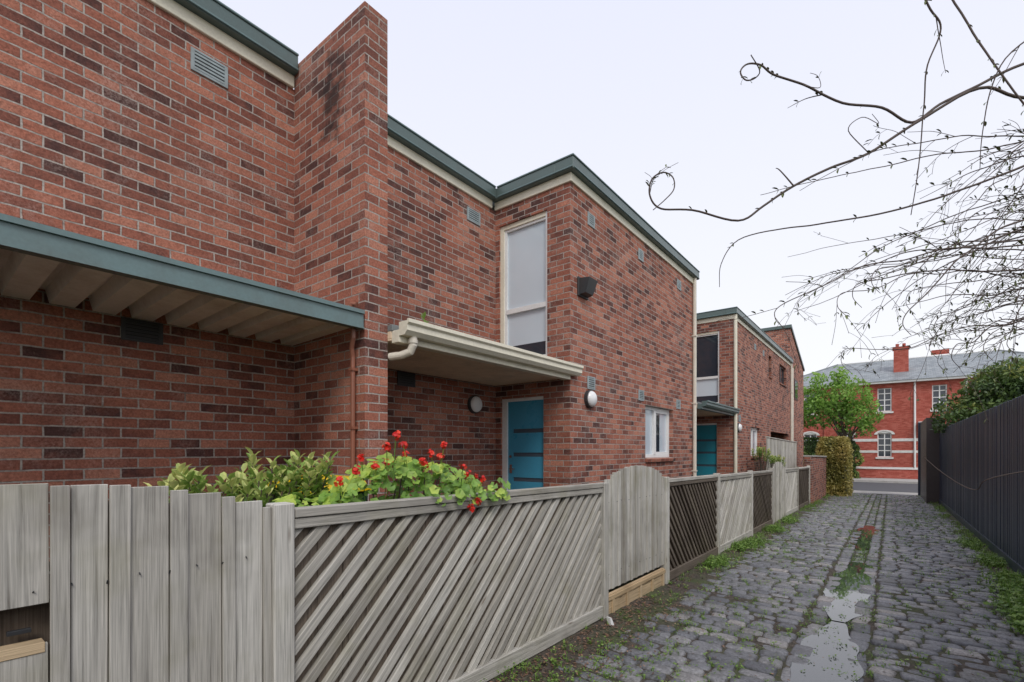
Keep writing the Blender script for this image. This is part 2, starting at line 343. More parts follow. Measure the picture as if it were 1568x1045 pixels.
def house(off,bay_len,ops,vents,porch_teal=False,ddoor=False,darkwin=False):
    E=empty('brick_house'); Y0=2.72+off; YB=6.16+off; YE=YB+bay_len
    mb=MB()
    mb.box(FX,WX,Y0,Y0+.26,-.6,5.9,m_brick)
    mb.box(FX-.24,FX,Y0,YB,-.6,ZT,m_brick)
    wally(mb,FX-.24,BX-.24,YB,YB+.24,-.6,ZT,[(-5.08,-4.13,3.12,5.38),(-5.04,-4.2,.38,2.54)],m_brick)
    wallx(mb,BX-.24,BX,YB,YE,-.6,ZT,ops,m_brick)
    mb.box(FX-.24,BX-.24,YE-.24,YE,-.6,ZT,m_brick)
    mb.build('walls',E)
    mb=MB()
    eaves(mb,'x',FX,Y0+.26,YB-.11,0,0,(0,-.015)); eaves(mb,'y',YB,FX,BX-.2,0,0,(-.125,.325)); eaves(mb,'x',BX,YB,YE,.11,.11,(.085,.11))
    mb.box(FX-4,FX-.2,Y0+.26,YE,ZT+.1,ZT+.24,m_roof); mb.box(FX-.2,BX-.2,YB+.01,YE,ZT+.1,ZT+.24,m_roof)
    mb.build('roof_trim',E,bevel=.008)
    mb=MB()
    sidewin(mb,YB,3.12,5.38,darkwin); door(mb,YB,.38,2.54,m_teal if ddoor else m_door)
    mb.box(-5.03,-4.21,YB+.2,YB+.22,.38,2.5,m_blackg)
    for o in ops:
        a,b,c,d=o
        if c<0: continue
        x=BX-.09; fr=m_white if c<3 else m_brown
        mb.box(x-.06,x,a,a+.07,c,d,fr); mb.box(x-.06,x,b-.07,b,c,d,fr); mb.box(x-.06,x,a+.07,b-.07,d-.06,d,fr); mb.box(x-.06,x,a+.07,b-.07,c,c+.07,fr)
        mm=a+(b-a)*.45
        mb.box(x-.055,x+.012,mm-.05,mm+.05,c+.07,d-.06,fr)
        mb.box(x-.05,x-.035,a+.07,mm-.05,c+.07,d-.06,m_blind if c<3 else m_dglass); mb.box(x-.05,x-.035,mm+.05,b-.07,c+.07,d-.06,m_dglass)
        if c<3:
            mb.box(x-.034,x-.005,mm+.05,mm+.10,c+.07,d-.06,fr); mb.box(x-.034,x-.005,b-.13,b-.07,c+.07,d-.06,fr)
            mb.box(x-.034,x-.006,mm+.10,b-.13,c+.07,c+.12,fr); mb.box(x-.034,x-.006,mm+.10,b-.13,d-.11,d-.06,fr)
            mb.box(x-.0345,x-.03,mm+.36,b-.13,c+.12,d-.11,m_blind)
        rs=Matrix.Rotation(math.radians(12),3,'Y')
        mb.obox((BX-.02,(a+b)/2,c-.035),(.14,b-a,.06),m_brick,rs)
    mb.build('windows_and_door',E,bevel=.004)
    mb=MB()
    for c,z,w in vents: vent(mb,'x',BX,c,z,w)
    vent(mb,'x',FX,5.62+off,5.37); vent(mb,'x',FX,4.28+off,2.66,.26,.15,m_dark)
    mb.build('vents',E)
    mb=MB(); pm=m_cream if not porch_teal else m_greend
    PY1=YB+.12; PX=BX+.03
    mb.box(FX,PX-.11,Y0+.26,YB-.01,2.86,2.92,m_roof)
    n=14
    for k in range(n):
        x0=FX+.005+k*(PX-.13-FX)/n; mb.box(x0,x0+(PX-.13-FX)/n-.008,Y0+.262,YB-.012,2.765,2.785,m_soffit)
    mb.box(FX,PX-.13,Y0+.262,YB-.012,2.786,2.86,m_soffit)
    a=Y0+.27
    mb.box(PX-.13,PX-.02,a,YB-.01,2.74,2.86,pm)
    yg0,yg1=a-.0,PY1
    prof=[(PX-.02,2.80),(PX+.06,2.80),(PX+.10,2.84),(PX+.10,2.89),(PX+.125,2.91),(PX+.125,2.945),(PX+.10,2.945),(PX+.10,2.93),(PX-.02,2.93)]
    A=[(x,yg0,z) for x,z in prof]; B=[(x,yg1,z) for x,z in prof]
    mb.face(A,pm); mb.face(B[::-1],pm)
    for k in range(len(prof)):
        q=(k+1)%len(prof); mb.face([A[k],B[k],B[q],A[q]],pm)
    if not porch_teal:
        mb.tube([(PX+.03,a+.13,2.80),(PX+.03,a+.13,2.72),(PX+.0,a+.12,2.66),(PX-.08,a+.08,2.63),(PX-.2,a+.03,2.62)],.04,m_pvc,12)
        mb.tube([(PX+.03,a+.13,2.775),(PX+.03,a+.13,2.735)],.048,m_pvc,12)
    mb.build('porch_roof',E,bevel=.004)
    mb=MB()
    mb.tube([(BX+.05,YE-.06,ZT+.13),(BX+.05,YE-.06,ZT-.1),(BX+.05,YE-.06,-.3)],.045,m_pvc,12)
    for z in (1.2,2.8,4.4): mb.box(BX,BX+.10,YE-.115,YE-.005,z,z+.03,m_pvc)
    if porch_teal:
        mb.tube([(BX+.05,YB+.0,ZT+.13),(BX+.05,YB+.0,-.3)],.05,m_cream,12)
    mb.build('downpipes',E,smooth=False)
    bulkhead(E,(FX,5.62+off,2.42)); bulkhead(E,(BX,6.70+off if off==0 else 16.05,2.5 if off==0 else 2.4))
    mb=MB(); mb.box(FX,BX,YB-1.0,YB,.0,.36,m_conc); mb.build('doorstep',E)
    return E

E0=house(0,5.64,[(8.93,10.45,1.55,2.58)],[(6.78,5.32,.18),(8.7,5.38,.18),(10.8,5.38,.2),(6.78,2.76,.2),(8.72,2.74,.2),(10.75,2.72,.2)])
mb=MB(); y,z=6.5,4.18
b=[(BX,y-.13,z-.13),(BX+.13,y-.11,z-.11),(BX+.13,y+.11,z-.11),(BX,y+.13,z-.13)]; t=[(BX,y-.13,z+.12),(BX+.2,y-.13,z+.10),(BX+.2,y+.13,z+.10),(BX,y+.13,z+.12)]
mb.hull(b,t,m_dark); mb.box(BX,BX+.03,y-.15,y+.15,z-.15,z+.14,m_dark); mb.build('box_lamp',E0,bevel=.006)
E1=house(9.44,10.46,[(23.2,24.9,4.6,5.4),(20.9,21.5,4.6,5.4),(17.85,19.3,1.5,2.5),(21.3,25.6,-.59,2.45)],[(16.3,2.7,.2),(18.5,5.3,.2),(19.9,5.3,.2)],porch_teal=True,ddoor=True,darkwin=True)
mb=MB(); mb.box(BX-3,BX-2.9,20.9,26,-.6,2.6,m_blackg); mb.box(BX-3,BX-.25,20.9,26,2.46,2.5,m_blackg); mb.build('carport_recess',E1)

E2=empty('brick_house'); mb=MB()
Y0,Y1=26.08,30.4
def prism(x0,x1,m,z0a,zA,zB,mb):
    P=[(Y0,z0a),(Y1,z0a),(Y1,zB),(Y0,zA)]
    A=[(x0,y,z) for y,z in P]; B=[(x1,y,z) for y,z in P]
    mb.face(A[::-1],m); mb.face(B,m)
    for k in range(4): mb.face([A[k],A[(k+1)%4],B[(k+1)%4],B[k]],m)
prism(-5.05,BX,m_brick,-.8,7.45,6.0,mb); mb.build('walls',E2)
mb=MB(); 
P=[(Y0-.08,7.48),(Y1+.05,5.98),(Y1+.05,6.1),(Y0-.08,7.62)]
A=[(-5.15,y,z) for y,z in P]; B=[(BX+.06,y,z) for y,z in P]
mb.face(A[::-1],m_green); mb.face(B,m_green)
for k in range(4): mb.face([A[k],A[(k+1)%4],B[(k+1)%4],B[k]],m_green)
mb.build('roof',E2)
mb=MB(); mb.box(BX,BX+.02,27.2,28.2,4.2,5.2,m_brown); mb.box(BX+.02,BX+.03,27.3,28.1,4.3,5.1,m_dglass)
mb.tube([(BX+.06,Y0+.15,5.6),(BX+.06,Y0+.15,-.6)],.05,m_pvc); mb.build('windows_and_pipe',E2)

E3=empty('brick_house'); mb=MB()
mb.box(FX-.24,FX,-9,2.72,-.3,ZT,m_brick); mb.build('walls',E3)
mb=MB(); eaves(mb,'x',FX,-9,2.71); mb.box(FX-4,FX-.2,-9,2.71,ZT+.1,ZT+.24,m_roof); mb.build('roof_trim',E3,bevel=.008)
mb=MB(); vent(mb,'x',FX,1.88,5.37,.28,.17); vent(mb,'x',FX,1.35,2.74,.26,.15,m_dark); mb.build('vents',E3)
mb=MB(); CX=-3.86
mb.box(CX-.03,CX,-9,2.70,2.84,2.99,m_greend); mb.box(CX-.10,CX-.03,-9,2.70,2.84,2.86,m_greend)
mb.box(CX,CX+.02,-9,2.70,2.965,3.0,m_greend); mb.box(CX-.02,CX+.012,-9,2.70,2.83,2.845,m_greend)
y=-9.0+.05; pitch=.26; prof=[]
while y<2.68:
    prof+=[(y,2.965),(y+.06,2.965),(y+.085,2.865),(y+.235,2.865)]; y+=pitch
prof=[(min(a,2.70),b) for a,b in prof]
for (a0,b0),(a1,b1) in zip(prof,prof[1:]):
    mb.face([(FX,a0,b0-.02),(FX,a1,b1-.02),(CX-.105,a1,b1+.01),(CX-.105,a0,b0+.01)],m_zinc,.5)
mb.box(FX,CX-.03,-9,2.70,2.985,2.995,m_roof)
mb.build('carport_roof',E3)
mb=MB(); px=-3.95; py=2.68
mb.tube([(px+.03,py-.01,3.06),(px-.02,py-.03,3.07),(px-.03,py-.03,3.02),(px,py-.03,2.95),(px,py-.03,2.75),(px-.04,py-.02,2.66),(px-.05,py,2.58),(px-.05,py,.2)],.023,m_copper,10)
for z in (1.1,1.9,2.45): mb.box(px-.08,px-.02,py-.028,py+.04,z,z+.025,m_copper)
mb.build('copper_downpipe',E3,smooth=False)

mb=MB(); mb.box(FX,-2.47,-9,29,-.6,.22,m_soil); mb.build('front_yard_ground',None)

# ---------------------------------------------------------------- left fences
FXF=-2.33
def arched_gate(name,y0,y1,hedge,mid,mat=m_wood,plinth=False,power=.5,hole=False,wide=.075,narrow=.075):
    E=empty(name); mb=MB(); y=y0; k=0
    while y<y1-.01:
        w=(wide if k%2==0 else narrow)*U(.85,1.15); w=min(w,y1-y)
        yc=y+w/2; s=(yc-(y0+y1)/2)/((y1-y0)/2); top=hedge+(mid-hedge)*max(0,1-s*s)**power
        bot=.06 if not plinth else .30
        top+=U(-.006,.006); xx=FXF-.012+U(-.003,.003)+(0.014 if k%2 else 0); ww=w-.0035
        rot=Matrix.Rotation(U(-.005,.005),3,'X'); tt=R()
        if hole and .14<yc<.31:
            mb.obox((xx,yc,(1.17+top)/2),(.02,ww,top-1.17),mat,rot,tint=tt); mb.obox((xx,yc,(bot+1.03)/2),(.02,ww,1.03-bot),mat,rot,tint=tt)
        else: mb.obox((xx,yc,(bot+top)/2),(.02,ww,top-bot),mat,rot,tint=tt)
        y+=w; k+=1
    for z in (.42,1.18): mb.box(FXF-.075,FXF-.03,y0+.02,y1-.02,z,z+.09,mat,1)
    y=y0+.05
    while y<y1-.05:
        s=(y-(y0+y1)/2)/((y1-y0)/2)
        if not(hole and .08<y<.36): mb.box(FXF-.0285,FXF-.0245,y-.03,y+.03,.3,hedge+(mid-hedge)*max(0,1-s*s)**power-.06,m_woodb)  # dark strips behind the boards stand in for shadow in the gaps
        y+=.0605
    if hole:
        mb.box(FXF-.06,FXF+.004,.10,.33,1.0,1.036,m_woodn,1); mb.box(FXF-.05,FXF-.03,.24,.30,1.07,1.085,m_dark)
        mb.box(FXF-.09,FXF-.08,.0,.45,.6,1.3,m_woodb)  # dark board behind the hole stands in for the shade inside
    for zz in (.47,1.22):
        n=int((y1-y0)/.1)
        for q in range(n): yq=y0+.05+q*.1; mb.tube([(FXF-.005,yq,zz+U(-.02,.02)),(FXF+.0105,yq,zz)],.003,m_dark,6)
    if plinth:
        mb.box(FXF-.02,FXF+.012,y0+.01,y1-.02,.0,.26,m_woodn,1); mb.box(FXF+.013,FXF+.03,y0+.01,y1-.02,.20,.245,m_woodn,1)
        for k in range(5): yy=y0+.1+k*(y1-y0-.2)/4; mb.box(FXF+.013,FXF+.028,yy,yy+.05,.0,.199,m_woodn)
    mb.build('palings',E,True,.003); return E
def post(mb,y,h,w=.1,m=m_wood):
    mb.box(FXF-.06,FXF+.035,y-w/2,y+w/2,-.05,h,m)
def panel(name,y0,y1,h,dirn,ms,mb_,frame=m_wood):
    E=empty(name); mb=MB()
    z0,z1=.16,h-.03
    yy=y0
    while yy<y1:
        w=min(.15,y1-yy); mb.box(FXF-.045,FXF-.031+U(0,.003),yy,yy+w-.003,z0-.02,z1,mb_,2); yy+=w
    sp=.142; k=-int(2/sp)
    L=y1-y0; H=z1-z0
    while k*sp< L+H:
        c=k*sp+U(-.008,.008); k+=1
        a=max(0,c); b=min(L,c+H)
        if b-a<.05: continue
        if dirn>0: p0=(y0+a,z0+a-c); p1=(y0+b,z0+b-c)
        else: p0=(y1-a,z0+a-c); p1=(y1-b,z0+b-c)
        mid=((p0[0]+p1[0])/2,(p0[1]+p1[1])/2); ln=math.hypot(p1[0]-p0[0],p1[1]-p0[1])
        ang=math.atan2(p1[1]-p0[1],p1[0]-p0[0])+U(-.006,.006)
        rot=Matrix.Rotation(ang,3,'X')
        mb.obox((FXF-.012+U(-.003,.003),mid[0],mid[1]),(.034,ln+.02,.050+U(-.004,.006)),ms,rot,1)
    mb.build('slats',E,True,.003)
    mb=MB()
    mb.box(FXF-.05,FXF+.03,y0,y1,h-.045,h,frame,1); mb.box(FXF-.03,FXF+.022,y0,y1,h-.10,h-.05,ms,1)
    mb.box(FXF-.03,FXF+.026,y0,y1,.06,.18,ms if ms is m_woodd else m_wood,1)
    mb.build('rails',E,True,.004)
    return E
arched_gate('timber_gate',-.55,1.115,1.44,1.585,power=.8,hole=True,wide=.125,narrow=.06)
panel('lattice_fence',1.22,4.46,1.43,1,m_wood,m_woodb)
arched_gate('timber_gate',4.57,6.2,1.42,1.60,plinth=True,power=.7,wide=.10,narrow=.06)
panel('lattice_fence',6.33,8.63,1.41,-1,m_woodd,m_woodb)
panel('lattice_fence',8.74,11.15,1.40,1,m_wood,m_woodb)
panel('lattice_fence',11.26,13.45,1.40,-1,m_woodd,m_woodb)
arched_gate('timber_gate',13.55,15.2,1.40,1.60,power=.7)
panel('lattice_fence',15.3,17.6,1.40,1,m_wood,m_woodb)
panel('lattice_fence',17.7,20.4,1.40,-1,m_woodd,m_woodb)
mb=MB()
for y,h in ((1.165,1.46),(4.515,1.43),(6.265,1.44),(8.685,1.43),(11.2,1.43),(13.5,1.45),(15.25,1.43),(17.65,1.43),(20.45,1.44)): post(mb,y,h)
mb.build('fence_posts',None,True,.006)
mb=MB()
for k in range(40):
    y=16.6+k*.15; mb.box(-3.02,-3.0,y,y+.14,.1,2.32+U(-.01,.01),m_wood)
mb.box(-3.05,-2.98,16.6,22.6,2.33,2.36,m_wood,1); mb.build('paling_screen',None,True,.003)
mb=MB(); mb.box(-2.5,-2.25,20.55,25.5,-.1,1.75,m_brick); mb.box(-2.53,-2.22,20.55,25.5,1.751,1.81,m_conc); mb.build('brick_garden_wall',None,True,.01)

# ---------------------------------------------------------------- right fence
E=empty('charcoal_paling_fence'); mb=MB(); y=-5.0
while y<24.4:
    zt=2.48+U(-.008,.008); z0=g(y)+.12
    mb.obox((1.475+U(-.005,.005),y+.034,(z0+zt)/2),(.022,.060,zt-z0),m_navy,Matrix.Rotation(U(-.004,.004),3,'X')); y+=.082
mb.box(1.49,1.50,-5,24.4,g(24)+.1,2.40,m_blackg)
for z in (.6,1.3,2.1): mb.box(1.50,1.55,-5,24.4,z,z+.08,m_navy)
mb.build('palings',E,bevel=.005)
mb=MB()
for k in range(13):
    y0=-5+k*2.26; mb.obox((1.462,y0+1.13,g(y0+1.13)+.09),(.035,2.25,.20),m_navy,Matrix.Rotation(-.014,3,'X'),1)
mb.build('plinth',E)
E=empty('brown_clad_fence'); mb=MB(); y=24.45
while y<29.2:
    mb.box(1.08,1.11,y,y+.14,g(y),2.95,m_brown); y+=.15
mb.box(1.08,1.5,24.40,24.44,g(24.4),2.95,m_brown); mb.box(1.0,1.14,29.2,29.35,g(29),3.0,m_navy); mb.box(1.11,1.45,24.45,29.2,-.5,2.9,m_brown)
mb.build('cladding',E)

# ---------------------------------------------------------------- ground, lane, street
me=MB(); ys=[-300,-20,0,29.5,60,600]; xs=[-400,-9,-2.4,1.6,9,400]
for a,b in zip(ys,ys[1:]):
    for c,d in zip(xs,xs[1:]): me.face([(c,a,g(a)-.13),(d,a,g(a)-.13),(d,b,g(b)-.13),(c,b,g(b)-.13)],m_ground)
me.build('ground')
CXL=-.43
def prof(x):
    dx=abs(x-CXL)
    return .018*dx - (.035*(1-(dx/.30)**2) if dx<.30 else 0) 
me=MB(); NX=40
def lb(x,y):
    n=noise.noise(Vector((x*2.5,y*2.5,0)))*.014+noise.noise(Vector((x*9,y*9,3)))*.008
    edge=max(0,(-1.75-x))*.06+max(0,x-1.1)*.08
    return (x,y,g(y)+prof(x)-.018+n+edge)
yy=[-6+.12*k for k in range(300)]
for a,b in zip(yy,yy[1:]):
    for k in range(NX):
        x0=-2.45+k*3.95/NX; x1=-2.45+(k+1)*3.95/NX
        me.face([lb(x0,a),lb(x1,a),lb(x1,b),lb(x0,b)],m_soil)
me.build('lane_soil',smooth=True)
class Cob(MB):
    def stone(s,cx,cy,lx,ly,zf):
        t=min(1,max(0,random.gauss(.5,.28))); i=len(s.v); mi=s.mid(m_blue)
        tx,ty,dz=U(-.035,.035),U(-.05,.05),U(-.010,.008); rot=U(-.06,.06)
        jit=[(U(-.012,.012),U(-.010,.010)) for _ in range(8)]
        def ring(ins,z):
            a,b=lx/2-ins,ly/2-ins; ch=.024
            pts=[(-a+ch,-b),(a-ch,-b),(a,-b+ch),(a,b-ch),(a-ch,b),(-a+ch,b),(-a,b-ch),(-a,-b+ch)]
            for (px,py),(jx,jy) in zip(pts,jit):
                x=px+jx; y=py+jy; x,y=x*math.cos(rot)-y*math.sin(rot),x*math.sin(rot)+y*math.cos(rot)
                s.v.append((cx+x,cy+y,zf+z+dz+x*tx+y*ty))
        ring(0,-.07); ring(.001,-.016); ring(.010,-.004); ring(.030,0.0)
        s.v.append((cx,cy,zf+dz+.002))
        for r in range(3):
            for k in range(8):
                q=(k+1)%8; s.f.append((i+r*8+k,i+r*8+q,i+(r+1)*8+q,i+(r+1)*8+k)); s.t.append(t); s.mi.append(mi); s.uv+=[(0,0)]*4
        for k in range(8):
            s.f.append((i+24+k,i+24+(k+1)%8,i+32)); s.t.append(t); s.mi.append(mi); s.uv+=[(0,0)]*3
cb=Cob()
for side in (-1,1):
    y=-3.0
    while y<29.4:
        d=U(.135,.175); x=.29+U(-.02,.02)
        lim=1.50 if side<0 else 1.68
        lim+=U(-.12,.1)
        while x<lim:
            w=U(.17,.30)
            cx=CXL+side*(x+w/2); cy=y+d/2+U(-.008,.008)+.02*noise.noise(Vector((cx*.8,y*.5,2)))
            if R()>.012: cb.stone(cx,cy,w-.016,d-.015,g(cy)+prof(cx)+.010*noise.noise(Vector((cx*1.2,cy*1.2,0))))
            x+=w
        y+=d
for col in (-1,0,1):
    y=-3.0+U(0,.2)
    while y<29.4:
        l=U(.22,.36); cx=CXL+col*.19; cb.stone(cx,y+l/2,.172,l-.016,g(y+l/2)+prof(cx)-(.006 if col==0 else 0)); y+=l
cb.build('cobblestone_lane',smooth=True)
for a,b,lev in ((2.0,6.1,-.0145),(6.15,9.3,-.0165),(9.1,9.9,-.024),(11.3,15.5,-.020)):
    me=MB(); n=int((b-a)/.05)
    def wp(k,s):
        y=a+(b-a)*k/n; w=.05+.20*min(1,5*min(k/n,1-k/n)+.05)*(0.85+.4*noise.noise(Vector((y*2.2,s*3,1))))
        return (CXL+s*w+.03*noise.noise(Vector((y*2,5,s))),y,g(y)+lev)
    for k in range(n): me.face([wp(k,-1),wp(k,1),wp(k+1,1),wp(k+1,-1)],m_water)
    me.build('puddle')
mb=MB(); mb.box(-60,60,31.2,40.2,-.70,-.43,m_asph); mb.build('road')
mb=MB(); mb.box(-60,60,29.55,31.0,-.70,-.405,m_conc); mb.box(-60,-2.2,31.0,31.2,-.7,-.31,m_conc); mb.box(1.2,60,31.0,31.2,-.7,-.31,m_conc); mb.box(-2.2,1.2,31.0,31.2,-.7,-.40,m_conc)
mb.box(-60,60,40.2,40.4,-.7,-.30,m_conc); mb.build('kerb_and_near_footpath')
mb=MB(); mb.box(-60,60,40.41,44,-.7,-.31,m_conc); mb.build('far_footpath')
mb=MB(); mb.box(-60,60,31.5,31.56,-.43,-.426,m_white); mb.build('road_line')

# ---------------------------------------------------------------- red brick building
E=empty('red_brick_building'); mb=MB(); YF=51.0
wins_u=[(-6.2,-5.3),(-.87,.07),(2.6,3.5),(5.6,6.5),(9,9.9)]; wins_l=[(-6.2,-5.2),(-3.45,-2.5),(-.87,.07),(5.4,6.4),(8.6,9.6)]
wally(mb,-9,12,YF,YF+.3,-.5,7.25,[(a,b,4.95,6.9) for a,b in wins_u]+[(a,b,1.15,3.15) for a,b in wins_l],m_redbrick)
mb.box(-9,-8.7,YF+.3,YF+11,-.5,7.25,m_redbrick); mb.box(11.7,12,YF+.3,YF+11,-.5,7.25,m_redbrick)
mb.box(.2,1.2,52.6,53.4,7,10.3,m_redbrick); mb.box(.12,1.28,52.52,53.48,10.3,10.5,m_redbrick); mb.box(2.9,4.1,57.6,58.4,9,10.7,m_redbrick)
for x in (.35,.8): mb.tube([(x+.1,53,10.5),(x+.1,53,10.8)],.12,m_redbrick,10)
mb.build('walls',E)
mb=MB()
for (a,b),z0,z1 in [(w,4.95,6.9) for w in wins_u]+[(w,1.15,3.15) for w in wins_l]:
    mb.box(a,b,YF+.14,YF+.16,z0,z1,m_dglass)
    for x in (a,b-.08,(a+b)/2-.03): mb.box(x,x+.07,YF+.08,YF+.135,z0,z1,m_white)
    for z in (z0,(z0+z1)/2-.04,z1-.08,z0+(z1-z0)*.25,z0+(z1-z0)*.75): mb.box(a,b,YF+.09,YF+.13,z,z+.06,m_white)
    mb.box(a-.12,b+.12,YF-.08,YF+.1,z0-.16,z0-.01,m_stone)
    if z0<2:
        c=(a+b)/2; r=(b-a)/2
        for k in range(10):
            t0,t1=math.pi*k/10,math.pi*(k+1)/10
            q=[(c+rr*math.cos(t),z1-.12+rr*.55*math.sin(t)) for rr,t in ((r,t0),(r+.22,t0),(r+.22,t1),(r,t1))]
            A=[(x,YF-.06,z) for x,z in q]; B=[(x,YF,z) for x,z in q]; mb.hull(B,A,m_stone)
        mb.face([(c+r*math.cos(math.pi*k/10),YF-.01,z1-.01+r*.45*math.sin(math.pi*k/10)) for k in range(11)],m_white)
    else: mb.box(a-.1,b+.1,YF-.04,YF+.02,z1+.0,z1+.15,m_redbrick)
xs=[-9]+[x for w in wins_l for x in (w[0]-.001,w[1]+.001)]+[12]
for i in range(0,len(xs),2):
    mb.box(xs[i],xs[i+1],YF-.03,YF+.02,2.45,2.68,m_stone); mb.box(xs[i],xs[i+1],YF-.03,YF+.02,1.5,1.70,m_stone)
mb.box(-9,12,YF-.06,YF,.15,.32,m_stone); mb.box(-9.3,12.3,YF-.45,YF,7.25,7.42,m_white)
for x in (-4.6,1.55,4.6): mb.tube([(x,YF-.08,7.2),(x,YF-.08,-.4)],.07,m_redbrick if x<0 else m_white)
mb.box(1.75,2.6,YF-.5,YF-.02,3.35,4.0,m_white); mb.tube([(2.0,YF-.51,3.67),(2.0,YF-.54,3.67)],.24,m_dark,14)
mb.build('windows_and_trim',E)
mb=MB(); z0,zr=7.42,10.0; x0,x1,ya,yb=-9.5,12.5,YF-.55,YF+11.5; ym=(ya+yb)/2
a,b,c,d=(x0,ya,z0),(x1,ya,z0),(x1,yb,z0),(x0,yb,z0); r0,r1=(x0+5.5,ym,zr),(x1-5.5,ym,zr)
mb.face([a,b,r1,r0],m_slate); mb.face([b,c,r1],m_slate); mb.face([c,d,r0,r1],m_slate); mb.face([d,a,r0],m_slate)
mb.tube([r0,r1],.1,m_white); mb.tube([a,r0],.08,m_roof); mb.tube([b,r1],.08,m_roof)
mb.build('roof',E)
mb=MB(); mb.box(-60,60,44.05,44.35,-.5,.35,m_redbrick); mb.box(-60,60,44.0,44.4,.35,.43,m_stone); mb.build('low_brick_wall')

# ---------------------------------------------------------------- vegetation
def leafquad(mb,p,s,m,tint,nrm=None,asp=.6):
    n=Vector((random.gauss(0,1),random.gauss(0,1),random.gauss(.4,1))) if nrm is None else Vector(nrm)
    n.normalize(); a=n.orthogonal().normalized(); a=Matrix.Rotation(U(0,6.28),3,n)@a; b=n.cross(a)
    p=Vector(p)
    mb.face([p-a*s,p-b*s*asp*.5-a*s*.1,p+a*s,p+b*s*asp*.5-a*s*.1],m,tint)
def crown(mb,blobs,n,s,m,seed=0,gap=-.12):
    tot=sum(b[3]*b[4]*b[5] for b in blobs)
    for (x,y,z,rx,ry,rz) in blobs:
        for _ in range(int(n*rx*ry*rz/tot)):
            d=Vector((random.gauss(0,1),random.gauss(0,1),random.gauss(0,1))).normalized()
            r=R()**.45
            p=Vector((x+d.x*rx*r,y+d.y*ry*r,z+d.z*rz*r))
            q=noise.noise(p*1.3+Vector((seed,0,0)))
            if q<gap: continue
            p+=Vector((U(-.08,.08),U(-.08,.08),U(-.08,.08)))
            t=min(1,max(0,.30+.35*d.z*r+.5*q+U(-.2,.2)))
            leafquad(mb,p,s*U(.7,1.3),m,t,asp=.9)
def tree(name,base,h,blobs,n,s,m,tr=.14,seed=0,gap=-.12):
    E=empty(name); mb=MB(); b=Vector(base)
    pts=[b+Vector((noise.noise(Vector((k,seed,0)))*.15,noise.noise(Vector((k,seed,5)))*.15,h*k/5)) for k in range(6)]
    mb.tube(pts,[tr*(1-.13*k) for k in range(6)],m_bark)
    for bl in blobs:
        for j in range(3):
            st=pts[3+random.randint(0,2)]; e=Vector(bl[:3])+Vector((U(-.6,.6)*bl[3],U(-.6,.6)*bl[4],U(-.2,.8)*bl[5]))
            mdl=(st+e)/2+Vector((U(-.15,.15),U(-.15,.15),.1)); mb.tube([st,mdl,e],[tr*.4,tr*.25,tr*.06],m_bark,6)
    mb.build('trunk_and_limbs',E,smooth=True)
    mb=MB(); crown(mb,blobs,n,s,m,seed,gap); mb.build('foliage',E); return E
tree('street_tree',(-2.6,42.5,-.4),3.2,[(-2.6,42.5,5.3,1.7,1.7,2.0),(-3.9,42.8,4.8,1.5,1.5,1.5),(-1.5,42.2,4.4,1.2,1.5,1.3),(-4.4,42.6,6.5,1.0,1.2,1.1),(-2.9,42.6,7.0,.8,.9,.9),(-2.0,42.5,3.4,1.2,1.2,.8)],8500,.14,m_tree,.16,3,-.05)
tree('street_tree',(-6.0,44,-.4),3.0,[(-6.0,44,5.0,2,2,1.8),(-7.6,44,4.6,1.6,1.6,1.6)],5000,.16,m_tree,.16,5)
tree('garden_tree',(3.6,22.5,-.4),2.4,[(3.3,22.3,3.2,1.6,1.7,1.40),(2.2,23.2,2.85,1.1,1.2,.95),(4.6,21.6,3.6,1.6,1.6,1.3),(1.9,21.6,2.7,.8,.9,.7),(4.0,24.5,4.1,1.5,1.5,1.0),(2.9,22.4,3.9,1.0,1.1,.7)],24000,.075,m_dleaf,.16,9,-.33)
tree('distant_tree',(6.0,66,-.4),7,[(6,66,9.2,2.2,2.2,2.0),(-8,66,8,2.5,2,1.5)],3500,.25,m_dleaf,.2,11)
def hedge(name,x0,x1,y0,y1,z0,z1,m,n,s,core=True):
    E=empty(name); mb=MB()
    if core:
        mb.box(x0+.14,x1-.14,y0+.14,y1-.14,z0,z1-.2,m_core); mb.build('dark_core',E); mb=MB()  # solid dark box added as the hedge's core, no branches modelled
    for _ in range(n):
        f=random.choice('xyzXYxy')
        x,y,z=U(x0,x1),U(y0,y1),U(z0,z1)
        if f=='x': x=x0
        elif f=='X': x=x1
        elif f=='y' or f=='Y': y=y0 if R()<.8 else y1
        else: z=z1
        q=noise.noise(Vector((x,y,z))*1.5); rr=.16*q
        cx,cy=(x0+x1)/2,(y0+y1)/2
        rnd=1-.22*max(0,(z-(z1-.6))/.6)**2
        x=cx+(x-cx)*rnd*(1+rr)+U(-.06,.06); y=cy+(y-cy)*rnd*(1+rr*.5)+U(-.06,.06); z+=U(-.1,.08)
        leafquad(mb,(x,y,z),s*U(.7,1.3),m,min(1,max(0,.5+q*.6+U(-.3,.3))),asp=.8)
    mb.build('leaves',E)
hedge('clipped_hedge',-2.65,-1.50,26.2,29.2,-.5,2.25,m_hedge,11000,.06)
hedge('dark_hedge',-9,-1.9,42.6,43.6,-.4,2.6,m_dleaf,7000,.12)

